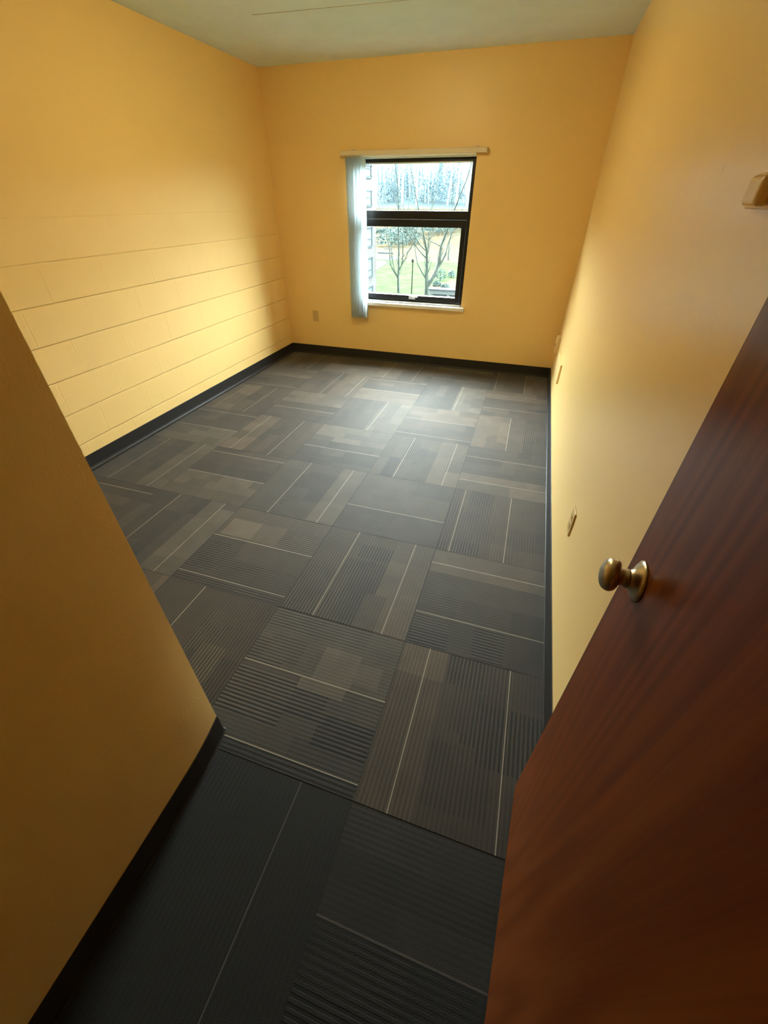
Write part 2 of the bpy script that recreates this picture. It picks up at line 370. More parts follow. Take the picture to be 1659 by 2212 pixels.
def build_floor():
    bm = bmesh.new()
    yl = bm.loops.layers.float_color.new('yarn')
    uvl = bm.loops.layers.uv.new('weave')
    def quad(x0, x1, y0, y1, z, rgb, rows, axis, uoff):
        vs = [bm.verts.new(p) for p in ((x0, y0, z), (x1, y0, z), (x1, y1, z), (x0, y1, z))]
        f = bm.faces.new(vs)
        for l in f.loops:
            l[yl] = (*rgb, rows)
            p = l.vert.co
            l[uvl].uv = ((p.x - uoff, p.y) if axis == 'Y' else (p.y - uoff, p.x))
    # sub-floor slab
    for v in add_box(bm, XL, XR + .1, -2.1, YB, -0.12, -0.0015):
        for l in v.link_loops:
            l[yl] = (.006, .0055, .005, 0)
    base = 0.041
    for ci in range(-1, 6):
        for ri in range(-5, 8):
            x0 = TX0 + (ci - 3) * TPX; x1 = x0 + TPX
            y0 = TY0 + (ri - 2) * TPY; y1 = y0 + TPY
            if x1 < XL or x0 > XR + .1 or y0 > YB or y1 < -2.1: continue
            if y1 < YE - .1 and x1 < XE - .15 and y1 < YF: pass
            rng = random.Random(ci * 101 + ri * 17 + 7)
            axis = 'Y' if (ci + ri) % 2 == 1 else 'X'
            des, flip = DES.get((ci, ri), (rng.choice('AB'), rng.choice((1, -1))))
            lines = LINES.get((ci, ri))
            if lines is None:
                lines = (.17, .497) if des == 'A' else (.057, .342)
                if flip < 0: lines = tuple(TPX - v for v in lines)
                if ri < 0: lines = lines[:1]
            blocks = SPECIAL.get((ci, ri))
            if blocks is None:
                blocks = []
                cuts = [0, .08, .165, .25, .33, .40, .50, .606] if des == 'A' else [0, .057, .14, .22, .342, .42, .50, .606]
                for a, b in zip(cuts, cuts[1:]):
                    v = 0.0
                    while v < .606:
                        w = rng.uniform(.09, .30)
                        pale = a >= (.40 if des == 'A' else .342)
                        if pale: t, r = rng.choice((1.0, 1.15, 1.3, 1.45)), rng.choice((.08, .15, .3))
                        else: t, r = rng.choice((.68, .78, .85, .95)), rng.choice((.15, .25, .4, .6, .9))
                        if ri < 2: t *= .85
                        ua, ub = (a, b) if flip > 0 else (.606 - b, .606 - a)
                        blocks.append((ua, ub, v, min(v + w, .606), t, r)); v += w
            # cut the tile into cells at every block edge and line edge
            us = {0.0, .606}; vs = {0.0, .606}
            for b in blocks: us |= {b[0], b[1]}; vs |= {b[2], b[3]}
            for l in lines: us |= {l - .0019, l + .0019}
            us = sorted(u for u in us if 0 <= u <= .606); vs = sorted(v for v in vs if 0 <= v <= .606)
            tint = rng.choice(((1.24, .97, .64), (1.19, .99, .71), (1.30, .95, .58)))
            lot = .27 if ri <= 0 else 1.0     # scales tile and line colours, far darker in the entry rows
            pu = TPX if axis == 'Y' else TPY; pv = TPY if axis == 'Y' else TPX
            for ua, ub in zip(us, us[1:]):
                um = (ua + ub) / 2
                online = any(abs(um - l) < .0019 for l in lines)
                for va, vb in zip(vs, vs[1:]):
                    vm = (va + vb) / 2
                    t, r = .8, .2
                    for b in blocks:
                        if b[0] <= um <= b[1] and b[2] <= vm <= b[3]: t, r = b[4], b[5]
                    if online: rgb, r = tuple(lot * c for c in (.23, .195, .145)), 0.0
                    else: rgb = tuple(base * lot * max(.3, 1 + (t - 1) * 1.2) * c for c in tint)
                    fu0, fu1, fv0, fv1 = ua / .606 * pu, ub / .606 * pu, va / .606 * pv, vb / .606 * pv
                    e = .0013
                    fu0 = max(fu0, e); fu1 = min(fu1, pu - e); fv0 = max(fv0, e); fv1 = min(fv1, pv - e)
                    if axis == 'Y': X0, X1, Y0, Y1 = x0 + fu0, x0 + fu1, y0 + fv0, y0 + fv1
                    else: X0, X1, Y0, Y1 = x0 + fv0, x0 + fv1, y0 + fu0, y0 + fu1
                    X0 = max(X0, XL); X1 = min(X1, XR); Y1 = min(Y1, YB); Y0 = max(Y0, -2.1)
                    if X1 - X0 < 1e-4 or Y1 - Y0 < 1e-4: continue
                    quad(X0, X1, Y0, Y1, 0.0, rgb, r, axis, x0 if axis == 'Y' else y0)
    # two faint square marks pressed into the pile
    for mx, my, h in ((.292, 1.135, .020), (-1.208, 1.74, .022)):
        for a, b, c, d in ((-h, h, h - .006, h), (-h, h, -h, -h + .006), (-h, -h + .006, -h, h), (h - .006, h, -h, h)):
            quad(mx + a, mx + b, my + c, my + d, .0006, (.022, .019, .015), 0, 'Y', 0)
    o = link('floor', bm, M_carpet)
    return tag(o, 'dark grey and brown carpet tiles laid in a quarter-turn pattern with thin cream lines', 'floor', kind='structure')
build_floor()

# ------------------------------------------------------------------ walls, ceiling
def struct(o, label, cat):
    return tag(o, label, cat, kind='structure')

struct(box('wall_left', XL - .2, XL, YE - .12, YB + .14, -.12, HCEIL + .15, M_block), 'yellow painted concrete block wall on the left of the room', 'wall')
struct(box('wall_right', XR, XR + .15, YF - .14, YB + .14, -.12, HCEIL + .15, M_wallR), 'long smooth yellow wall on the right behind the open brown door', 'wall')
bm = bmesh.new()
y0, y1 = YB, YB + .14
add_box(bm, XL, WX0, y0, y1, -.12, HCEIL + .15)
add_box(bm, WX1, XR, y0, y1, -.12, HCEIL + .15)
add_box(bm, WX0, WX1, y0, y1, -.12, WZ0)
add_box(bm, WX0, WX1, y0, y1, WZ1, HCEIL + .15)
struct(link('wall_back', bm, M_wall), 'far yellow wall with the window in it', 'wall')
bm = bmesh.new()
# the plastered face bows out a little near the floor and falls away gently towards the corner
XC = XE - .0175                       # the outside corner itself is plumb
def bow(h): return 1.0 if h < .45 else max(.15, 1.0 - (h - .45) / .75)
hs = [-.12, .0, .15, .3, .45, .6, .8, 1.0, 1.2, 1.5, 2.0, HCEIL + .15]
ts = [0, .15, .3, .4, .5, .6, .68, .76, .83, .89, .94, .97, 1.0]
rows = []
for h in hs:
    row = [bm.verts.new((XE - .14, YF, h)), bm.verts.new((XC + .0215 * bow(h), YF, h))]
    row += [bm.verts.new((XC + bow(h) * (.0085 * (1 - t ** 3) + .013 * (1 - max(0, (t - .68) / .32) ** 2)), -.05 + (YE + .05) * t, h)) for t in ts]
    row += [bm.verts.new((XE - .14, YE, h))]
    rows.append(row)
n = len(rows[0])
for ra, rb in zip(rows, rows[1:]):
    for i in range(n):
        j = (i + 1) % n
        f = bm.faces.new((ra[i], ra[j], rb[j], rb[i])); f.smooth = 1 <= i <= n - 3
bm.faces.new(rows[0][::-1]); bm.faces.new(rows[-1])
bmesh.ops.recalc_face_normals(bm, faces=bm.faces)
add_box(bm, XL, XE - .14, YE - .12, YE, -.12, HCEIL + .15)
we = link('wall_entry', bm, M_wall)
we.data.set_sharp_from_angle(angle=math.radians(40))
struct(we, 'yellow partition with an outside corner filling the lower left foreground', 'wall')
bm = bmesh.new()
add_box(bm, XE - .14, XE + .02, YF - .14, YF, -.12, HCEIL + .15)
add_box(bm, .19, XR, YF - .14, YF, -.12, HCEIL + .15)
add_box(bm, XE + .02, .19, YF - .14, YF, 2.06, HCEIL + .15)
struct(link('wall_front', bm, M_wall), 'yellow wall with the doorway the picture is taken from', 'wall')
bm = bmesh.new()
add_box(bm, -1.4, .9, -2.2, -2.1, -.12, HCEIL + .15)
add_box(bm, -1.5, -1.4, -2.2, YF - .14, -.12, HCEIL + .15)
add_box(bm, .9, 1.0, -2.2, YF - .14, -.12, HCEIL + .15)
add_box(bm, -1.4, XE - .14, YF - .14, YF - .04, -.12, HCEIL + .15)
add_box(bm, XR, .9, YF - .24, YF - .14, -.12, HCEIL + .15)
add_box(bm, XR, .9, -2.1, YF - .24, -.12, 0)
add_box(bm, -1.4, XL if XL > -1.4 else -1.4 + .001, -2.1, YF - .14, -.12, 0)
struct(link('wall_hall', bm, M_wall), 'hallway walls behind the doorway', 'wall')
ceil = struct(box('ceiling', XL, XR + .7, -2.2, YB, HCEIL, HCEIL + .15, M_ceil), 'grey white painted ceiling above the room', 'ceiling')
bm = bmesh.new()
for v in add_box(bm, -2.0, XR, -.0018, .0018, -.0015, .0):
    v.co.y += 3.50 + (v.co.x + 1.5) * .06; v.co.z += HCEIL
seam = link('seam', bm, M_seam, ceil)
seam['label'] = 'thin dark joint line across the ceiling'

# cove baseboards: profile (out from wall, height)
COVE = [(0.0, .1015), (.0020, .1018), (.0036, .1000), (.0036, .022), (.0050, .012), (.0085, .0055), (.0135, .0022), (.0165, .0010), (.0165, 0.0), (0.0, 0.0)]
def baseboard(name, label, path, normals, toe=1.0):
    """path: floor points along the wall, normals: outward direction at each point"""
    bm = bmesh.new()
    rings = [[bm.verts.new((p[0] + n[0] * (o_ if o_ < .004 else .0036 + (o_ - .0036) * toe), p[1] + n[1] * (o_ if o_ < .004 else .0036 + (o_ - .0036) * toe), h)) for o_, h in COVE] for p, n in zip(path, normals)]
    k = len(COVE)
    for a, b in zip(rings, rings[1:]):
        for i in range(k):
            bm.faces.new((a[i], a[(i + 1) % k], b[(i + 1) % k], b[i]))
    bm.faces.new(rings[0]); bm.faces.new(rings[-1][::-1])
    bmesh.ops.recalc_face_normals(bm, faces=bm.faces)
    o = link(name, bm, M_base)
    for p in o.data.polygons: p.use_smooth = False
    return struct(o, label, 'baseboard')
baseboard('baseboard_left', 'black vinyl cove baseboard along the block wall', [(XL, YE), (XL, YB)], [(1, 0), (1, -1)], 1.7)
baseboard('baseboard_back', 'black vinyl cove baseboard under the window wall', [(XL, YB), (XR, YB)], [(1, -1), (-1, -1)])
baseboard('baseboard_right', 'black vinyl cove baseboard along the right wall', [(XR, YF), (XR, YB)], [(-1, 0), (-1, -1)], .45)
s = .7071
baseboard('baseboard_entry', 'black vinyl cove baseboard wrapping the foreground partition corner',
          [(XE + .004, YF), (XE + .004, .05), (XE + .0015, .262), (XE, .33), (XE - .008, .405), (XE - .0165, YE - .006), (XE - .0185, YE - .001), (XE - .0235, YE), (XL, YE)], [(1, 0), (1, 0), (1, 0), (1, .05), (1, .12), (1, 0.2), (s * 1.2, s * 1.2), (.1, 1), (1, 1)], .5)

# ------------------------------------------------------------------ window
win = empty('window_1', ((WX0 + WX1) / 2, YB, WZ0))
struct(win, 'dark framed window with upper fixed pane and lower hinged sash in the far wall', 'window')
o0 = Vector(win.location)
def wbox(name, x0, x1, y0, y1, z0, z1, mat, parent=None, bevel=.0015):
    return box(name, x0 - o0.x, x1 - o0.x, y0 - o0.y, y1 - o0.y, z0 - o0.z, z1 - o0.z, mat, parent or win, bevel)
FY0, FY1 = YB + .035, YB + .105        # frame depth range
bm = bmesh.new()
def fb(x0, x1, z0, z1, a=FY0, b=FY1, bev=.002):
    add_box(bm, x0 - o0.x, x1 - o0.x, a - o0.y, b - o0.y, z0 - o0.z, z1 - o0.z, bev)
fb(WX0, WX1, 1.752, WZ1)                       # head
fb(WX0, WX0 + .04, .605, WZ1 - .005, FY0 + .0008, FY1 - .0008)   # left jamb
fb(WX1 - .034, WX1, .605, WZ1 - .005, FY0 + .0008, FY1 - .0008)  # right jamb
fb(WX0 + .004, WX1 - .004, 1.336, 1.402, FY0 + .0014, FY1 - .0014)                     # transom
fb(WX0, WX1, .612, .640)                       # bottom member
link('window_frame', bm, M_frame, win)
bm = bmesh.new()
sx0, sx1, sz0, sz1 = WX0 + .042, WX1 - .036, .643, 1.334
sy0, sy1 = FY0 - .012, FY0 + .045
fb(sx0, sx1, sz1 - .058, sz1, sy0, sy1); fb(sx0, sx1, sz0, sz0 + .046, sy0, sy1)
fb(sx0 + .001, sx0 + .042, sz0 + .003, sz1 - .003, sy0 + .0008, sy1 - .0008); fb(sx1 - .042, sx1 - .001, sz0 + .003, sz1 - .003, sy0 + .0008, sy1 - .0008)
sash = link('sash', bm, M_frame, win)
wbox('glass', sx0 + .03, sx1 - .03, FY0 + .018, FY0 + .021, sz0 + .03, sz1 - .04, M_glass, None, 0).name = 'sash_pane'
wbox('fixed_pane', WX0 + .03, WX1 - .03, FY0 + .040, FY0 + .043, 1.39, 1.765, M_glass, None, 0)
wbox('glazing_bead', WX0 + .04, WX1 - .034, FY0 + .005, FY0 + .038, 1.742, 1.752, M_alu)
wbox('sill_track', WX0 + .02, WX1 - .01, FY0 - .020, FY0 + .01, .612, .630, M_alu)
# sill stool with an overhanging nosing
bm = bmesh.new()
add_box(bm, WX0 - .03 - o0.x, WX1 + .035 - o0.x, -.045, .0, .580 - o0.z, .612 - o0.z, .004)
add_box(bm, WX0 - o0.x, WX1 - o0.x, -.002, .07, .585 - o0.z, .612 - o0.z, .001)
sill = link('window_sill', bm, M_white, win); sill['label'] = 'white painted sill with a projecting nosing'
wbox('head_trim', WX0, WX1, -.002 + YB, FY0, WZ1 - .012, WZ1, M_white, None, .001)
# awning latch in the middle of the bottom rail
lt = empty('latch', (-1.186 - o0.x, sy0 - o0.y, .672 - o0.z)); lt.parent = win
lt['label'] = 'small pale metal latch on the bottom rail of the sash'
bm = bmesh.new(); add_box(bm, -.035, .035, -.008, 0, -.016, .016, .003); add_tube(bm, [(0, -.004, 0), (0, -.022, .004)], .010, 12)
link('latch_base', bm, M_alu, lt)
bm = bmesh.new(); add_tube(bm, [(0, -.020, .004), (.030, -.024, .010), (.062, -.022, .012)], [.007, .006, .008], 10)
link('latch_handle', bm, M_alu, lt)

# ------------------------------------------------------------------ vertical blind
vb = empty('vertical_blind', (-1.25, YB, 1.80))
tag(vb, 'white vertical louver blind drawn to the left side of the far window', 'blind')
def L(x, y, z): return (x + 1.25, y - YB, z - 1.80)
bm = bmesh.new()
a = L(-1.885, YB - .058, 1.798); b = L(-.588, YB - .004, 1.832)
add_box(bm, a[0], b[0], a[1], b[1], a[2], b[2], .004)
link('head_rail', bm, M_rail, vb)
bm = bmesh.new()
a = L(-1.70, YB - .048, 1.787); b = L(-.665, YB - .012, 1.799)
add_box(bm, a[0], b[0], a[1], b[1], a[2], b[2], .002)
link('louver_track', bm, M_white, vb)
for x in (-1.775, -.668):
    bm = bmesh.new()
    a = L(x - .014, YB - .040, 1.831); b = L(x + .014, YB - .002, 1.843)
    add_box(bm, a[0], b[0], a[1], b[1], a[2], b[2], .002)
    link('mounting_clip', bm, M_rail, vb)
bm = bmesh.new()
for x in (-1.893, -.580):
    pass
for x0_, x1_ in ((-1.893, -1.884), (-.589, -.574)):
    bm2 = bmesh.new()
    a = L(x0_, YB - .060, 1.795); b = L(x1_, YB - .003, 1.834)
    add_box(bm2, a[0], b[0], a[1], b[1], a[2], b[2], .003)
    link('end_cap', bm2, M_rail, vb)
bm.free()
rng = random.Random(4)
NV = 10
for i in range(NV):
    x = -1.825 + i * (.165 / (NV - 1)) + rng.uniform(-.004, .004)
    ang = math.radians((96, 74, 88, 101, 58, 92, 80, 99, 72, 90)[i])
    w, h0, h1 = .089, .462 + rng.uniform(-.006, .006), 1.788
    bm = bmesh.new()
    n, m_ = 8, 10
    rows = []
    for j in range(m_ + 1):
        z = h0 + (h1 - h0) * j / m_
        row = []
        twist = ang + math.radians(rng.uniform(-2, 2)) * (1 - j / m_) * 2
        for k in range(n + 1):
            t = (k / n - .5)
            bow = .0055 * (1 - (2 * t) ** 2)
            dx = t * w * math.cos(twist) + bow * math.sin(twist)
            dy = t * w * math.sin(twist) - bow * math.cos(twist)
            row.append(bm.verts.new((x + dx + 1.25, YB - .062 + dy - YB, z - 1.80)))
        rows.append(row)
    for ra, rb in zip(rows, rows[1:]):
        for k in range(n):
            bm.faces.new((ra[k], ra[k + 1], rb[k + 1], rb[k]))
    bmesh.ops.solidify(bm, geom=bm.faces[:], thickness=.0009)
    link('louver', bm, M_vane, vb, smooth=True)
bm = bmesh.new()
add_tube(bm, [L(-1.655, YB - .050, 1.79), L(-1.652, YB - .050, 1.60), L(-1.645, YB - .048, .80)], [.0022, .0022, .0022], 6)
link('pull_cord', bm, M_alu, vb)

# ------------------------------------------------------------------ door (open against the right wall)
TH = math.radians(4.0)
DY1 = .600; DX1 = .245
door = empty('door_1', (DX1 - math.tan(TH) * .91, DY1 - .91, 0), -TH)
struct(door, 'open dark reddish brown wooden door on the right with a round knob', 'door')
W_ = .912
bm = bmesh.new(); add_box(bm, 0, .0445, 0, W_, .010, 2.04, .0015, 2)
link('door_leaf', bm, M_wood, door)
ky, kz = W_ - .073, 1.018
kn = empty('knob', (0, ky, kz)); kn.parent = door
kn['label'] = 'round satin nickel knob'
bm = bmesh.new(); add_lathe(bm, [(0, 0), (.0325, 0), (.0330, .0012), (.0324, .0030), (.0285, .0058), (.0225, .0088), (.0172, .0118), (.0150, .0145), (.0142, .0165), (0, .0165)])
link('rose', bm, M_nickel, kn, True)
bm = bmesh.new(); add_lathe(bm, [(0, .016), (.0135, .016), (.0148, .0175), (.0148, .0195), (.0132, .0215), (.0128, .0240), (.0128, .0265), (.0138, .0280), (.0138, .0295), (0, .0295)])
link('shank', bm, M_nickel, kn, True)
bm = bmesh.new(); add_lathe(bm, [(0, .0285), (.0125, .0285), (.0150, .0290), (.0200, .0308), (.0240, .0338), (.0262, .0378), (.0266, .0415), (.0256, .0455), (.0228, .0497), (.0180, .0530), (.0110, .0553), (.0050, .0562), (0, .0564)], 48)
link('grip', bm, M_nickel, kn, True)
bm = bmesh.new(); add_box(bm, .010, .035, W_ - .001, W_ + .0016, kz - .028, kz + .028, .001)
link('latch_plate', bm, M_nickel, door)
bm = bmesh.new(); add_box(bm, .014, .030, W_, W_ + .011, kz - .010, kz + .010, .003)
link('latch_bolt', bm, M_nickel, door)
for hz in (.25, 1.05, 1.85):
    bm = bmesh.new(); add_tube(bm, [(-.006, -.004, hz - .05), (-.006, -.004, hz + .05)], .0065, 12)
    link('hinge', bm, M_nickel, door)

# ------------------------------------------------------------------ wall plates
def outlet(name, loc, rz, label, plate, group=None):
    """duplex receptacle facing local -Y"""
    t = empty(name, loc, rz); tag(t, label, 'outlet', group)
    bm = bmesh.new(); add_box(bm, -.035, .035, -.0065, -.0003, -.0575, .0575, .0035, 3)
    link('cover_plate', bm, plate, t)
    for dz in (-.0195, .0195):
        bm = bmesh.new()
        add_box(bm, -.0165, .0165, -.0085, -.004, dz - .0140, dz + .0140, .004, 3)
        r = link('receptacle', bm, plate, t)
        bm = bmesh.new()
        for sx in (-.0065, .0065): add_box(bm, sx - .0012, sx + .0012, -.0090, -.0080, dz - .001, dz + .0075)
        add_tube(bm, [(0, -.0090, dz - .007), (0, -.0080, dz - .007)], .0024, 10)
        link('slot', bm, M_slot, r)
    bm = bmesh.new(); add_tube(bm, [(0, -.0075, 0), (0, -.005, 0)], .003, 12)
    link('screw', bm, M_alu, t)
    return t
outlet('wall_outlet', (-2.312, YB, .424), 0, 'small wall outlet low on the far wall left of the window blind', M_plate)
outlet('wall_outlet', (XR, 1.482, .432), -PI / 2, 'wall outlet low on the right wall nearest the door knob', M_plate)

jb = empty('jack_box', (XR, 4.30, .405), -PI / 2)
tag(jb, 'small painted surface box on the right wall closest to the far corner', 'wall box')
bm = bmesh.new(); add_box(bm, -.06, .06, -.030, .0006, -.073, .073, .004, 3); link('housing', bm, M_platepaint, jb)
bm = bmesh.new(); add_box(bm, -.050, .050, -.0325, -.029, -.058, .058, .002); link('cover', bm, M_platepaint, jb)
for dx in (-.02, .02):
    bm = bmesh.new(); add_box(bm, dx - .008, dx + .008, -.0335, -.032, -.010, .008); link('port', bm, M_slot, jb)

cp = empty('blank_cover', (XR, 3.71, .378), -PI / 2)
tag(cp, 'wide flat painted cover plate low on the right wall beyond the outlet', 'cover plate')
bm = bmesh.new(); add_box(bm, -.20, .20, -.014, .0006, -.075, .075, .004, 3); link('plate', bm, M_platepaint, cp)
for dx in (-.185, .185):
    bm = bmesh.new(); add_tube(bm, [(dx, -.0150, 0), (dx, -.012, 0)], .0035, 12); link('screw', bm, M_platepaint, cp)

hb = empty('wall_box', (XR, .985, 1.492), -PI / 2)
tag(hb, 'yellow painted box on the right wall at the right edge above the door', 'wall box')
bm = bmesh.new(); add_box(bm, -.058, .058, -.012, -.0003, -.024, .024, .003, 3); link('back_plate', bm, M_platepaint, hb)
bm = bmesh.new(); add_box(bm, -.020, .040, -.032, -.010, -.020, .020, .007, 3); link('housing', bm, M_platepaint, hb)

# round flush lamp added to the ceiling out of view, for warm fill on the walls
def lamp_mat():
    m, nt, b = new_mat('lit_opal_glass')
    b.inputs['Base Color'].default_value = (.85, .83, .78, 1)
    b.inputs['Emission Color'].default_value = LAMP_RGB
    b.inputs['Emission Strength'].default_value = LAMP
    return m
LAMP, LAMP_RGB = 19.5, (1.0, 0.81, 0.42, 1)
cl = empty('ceiling_fill_light', (-1.15, 2.72, HCEIL), 0)
tag(cl, 'added round ceiling fill light with an opal glass dome, out of view', 'added lamp')
def dome(prof, mat, nm):
    bm = bmesh.new(); add_lathe(bm, prof)
    for v in bm.verts: v.co = Vector((v.co.y, v.co.z, v.co.x))
    bmesh.ops.recalc_face_normals(bm, faces=bm.faces)
    return link(nm, bm, mat, cl, True)
dome([(0, .0005), (.175, .0005), (.178, .006), (.176, .022), (.166, .026), (0, .026)], M_white, 'lamp_base')
dome([(.164, .024), (.163, .045), (.150, .070), (.115, .092), (.060, .104), (0, .108)], lamp_mat(), 'lamp_shade')
dome([(0, .106), (.008, .107), (.009, .114), (.005, .120), (0, .121)], M_nickel, 'finial')

# ================================================================== outside
M_lawn = simple('lawn_grass', (0.0255, 0.0375, 0.0175), .95, spec=0.0, noise=.22, scale=1.2)
M_walk = simple('pale_path', (0.0330, 0.0360, 0.0330), .9, spec=0.0, noise=.1, scale=2)
M_lot = simple('pale_asphalt', (0.0350, 0.0390, 0.0385), .9, spec=0.0, noise=.12, scale=.6)
M_leaf = simple('fallen_leaf_cover', (0.0420, 0.0355, 0.0225), .95, spec=0.0, noise=.30, scale=2.2)
M_hill = simple('hazy_winter_hillside', (0.0580, 0.0790, 0.0860), .95, spec=.0, noise=.25, scale=.12)  # winter haze is put into this pale blue colour
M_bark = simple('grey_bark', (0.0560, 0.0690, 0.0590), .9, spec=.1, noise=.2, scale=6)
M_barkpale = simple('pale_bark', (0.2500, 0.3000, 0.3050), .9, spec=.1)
M_barkblue = simple('hazy_blue_bark', (0.0850, 0.1200, 0.1330), .9, spec=.1)  # blue tint carries the haze over the far trees
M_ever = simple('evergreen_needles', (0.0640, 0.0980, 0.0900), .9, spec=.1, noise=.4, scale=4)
M_brush = simple('hazy_blue_brush', (0.1125, 0.1650, 0.1900), .95, spec=.0, noise=.4, scale=1.0)  # haze painted in as the bluish brush colour
M_post = simple('green_black_metal', (0.0200, 0.0270, 0.0180), .8, spec=.1)
M_brick = simple('pinkish_brick', (0.0600, 0.0540, 0.0510), .9, spec=.1, noise=.1, scale=3)
M_bwin = simple('building_window_dark', (0.0180, 0.0260, 0.0280), .8, spec=.1)
M_bglass = simple('building_glass', (0.0600, 0.0800, 0.0820), .5, spec=.1)
M_shelt = simple('white_painted_wood', (0.1200, 0.1280, 0.1300), .8, spec=.1)
M_roofg = simple('grey_roof_edge', (0.0650, 0.0750, 0.0800), .8, spec=.1)
M_dark = simple('dark_blue_grey', (0.0550, 0.0720, 0.0820), .8, spec=.1)  # dark sheets fill the shelter openings; the curbs share the colour

def gplane(name, pts, mat, z, thick=.05):
    bm = bmesh.new()
    lo = [bm.verts.new((x, y, z - thick)) for x, y in pts]; hi = [bm.verts.new((x, y, z)) for x, y in pts]
    n = len(pts)
    bm.faces.new(hi); bm.faces.new(lo[::-1])
    for i in range(n): bm.faces.new((lo[i], lo[(i + 1) % n], hi[(i + 1) % n], hi[i]))
    bmesh.ops.recalc_face_normals(bm, faces=bm.faces)
    return link(name, bm, mat)
struct(gplane('ground', [(-60, 5.2), (40, 5.2), (40, 45.5), (-60, 42.8)], M_lawn, GZ, .3), 'bright green lawn seen through the lower window sash', 'lawn')
struct(gplane('path', [(-9.5, 5.5), (-8.5, 5.5), (-13.4, 42.8), (-14.7, 42.8)], M_walk, GZ + .02, .02), 'pale path along the left edge of the lawn', 'path')
struct(gplane('parking_lot', [(-60, 42.8), (-13.2, 44.2), (-15.2, 62), (-17.5, 78), (-60, 78)], M_lot, GZ + .01, .3), 'pale parking area behind the lawn on the left', 'parking lot')

# leaf covered slope rising to the wooded hill
def hz_(x, y):
    z = GZ
    if y > 44: z += (min(y, 66) - 44) * .012
    if y > 60: z += (min(y, 84) - 60) * .135
    if y > 84: z += (min(y, 150) - 84) * .13 + math.sin(x * .11 + y * .05) * .5
    return z
bm = bmesh.new()
g = {}
xs = [-120 + i * 4.0 for i in range(41)]; ys = [44, 48, 54, 60, 66, 72, 78, 84]
for x in xs:
    for y in ys: g[x, y] = bm.verts.new((x, y if y > 44 else 44.4 + .03 * x * 0, hz_(x, y) - (.05 if x < -15 and y < 78 else 0)))
for a, b in zip(xs, xs[1:]):
    for c, d in zip(ys, ys[1:]): bm.faces.new((g[a, c], g[b, c], g[b, d], g[a, d]))
tag(link('fallen_leaves', bm, M_leaf), 'tan carpet of fallen leaves on the slope beyond the lawn', 'leaves', kind='stuff')
bm = bmesh.new(); g = {}
xs = [-160 + i * 5.0 for i in range(55)]; ys = [84 + i * 5.0 for i in range(24)]
for x in xs:
    for y in ys: g[x, y] = bm.verts.new((x, y, hz_(x, y)))
for a, b in zip(xs, xs[1:]):
    for c, d in zip(ys, ys[1:]): bm.faces.new((g[a, c], g[b, c], g[b, d], g[a, d]))
struct(link('hillside', bm, M_hill), 'winter hillside in a pale haze-blue colour filling the upper window pane', 'hill')

# woodland nobody could count
rng = random.Random(11)
bm = bmesh.new()
def wtree(bm, x, y, h, r, mi):
    z = hz_(x, y) - .3
    n0 = len(bm.faces)
    lean = rng.uniform(-.08, .08)
    pts = [(x, y, z), (x + lean * h * .5, y, z + h * .5), (x + lean * h * 1.1, y + rng.uniform(-1, 1), z + h)]
    add_tube(bm, pts, [r, r * .75, r * .2], 4, False)
    for k in range(5):
        t = rng.uniform(.35, .9); p = Vector(pts[0]).lerp(Vector(pts[2]), t)
        s_ = rng.choice((-1, 1)); l = h * rng.uniform(.12, .3)
        add_tube(bm, [p, (p.x + s_ * l * .35, p.y + rng.uniform(-.5, .5), p.z + l * .6), (p.x + s_ * l * .5, p.y, p.z + l)], [r * .35, r * .25, r * .1], 3, False)
    bm.faces.ensure_lookup_table()
    for i in range(n0, len(bm.faces)): bm.faces[i].material_index = mi
for i in range(620):
    y = 86 + 84 * rng.random() ** 1.2
    x = rng.uniform(-.46, .02) * y
    wtree(bm, x, y, rng.uniform(6, 10), rng.uniform(.10, .24), 0 if rng.random() < .62 else 1)
tag(link('woodland', bm, [M_barkpale, M_barkblue]), 'dense leafless woods covering the hillside', 'woods', kind='stuff')

def clump(name, c, rx, ry, rz, mat, seed, label, cat, n=110, leaf=.22):
    n, leaf = n * 5, leaf * .45
    """shrub: a thing with a woody stem and a foliage mass made of many small leaf blades"""
    r_ = random.Random(seed)
    t = empty(name, c); tag(t, label, cat)
    bm = bmesh.new()
    for i in range(n):
        a = r_.uniform(0, 2 * PI); u = r_.uniform(-.3, 1); q = r_.uniform(.55, 1.0)
        rr = math.sqrt(max(0, 1 - u * u))
        p = Vector((rr * math.cos(a) * rx * q, rr * math.sin(a) * ry * q, (u * q + .35) * rz / 1.35))
        d1 = Vector((r_.uniform(-1, 1), r_.uniform(-1, 1), r_.uniform(-1, 1))).normalized() * leaf
        d2_ = d1.cross(Vector((r_.uniform(-1, 1), r_.uniform(-1, 1), r_.uniform(-1, 1)))).normalized() * leaf * .5
        vs = [bm.verts.new(p + q_) for q_ in (-d1, d2_, d1, -d2_)]
        bm.faces.new(vs)
    link('foliage', bm, mat, t)
    bm = bmesh.new(); add_tube(bm, [(0, 0, -.05), (0, 0, rz * .6)], [.06, .03], 6)
    link('stem', bm, M_bark, t)
    return t

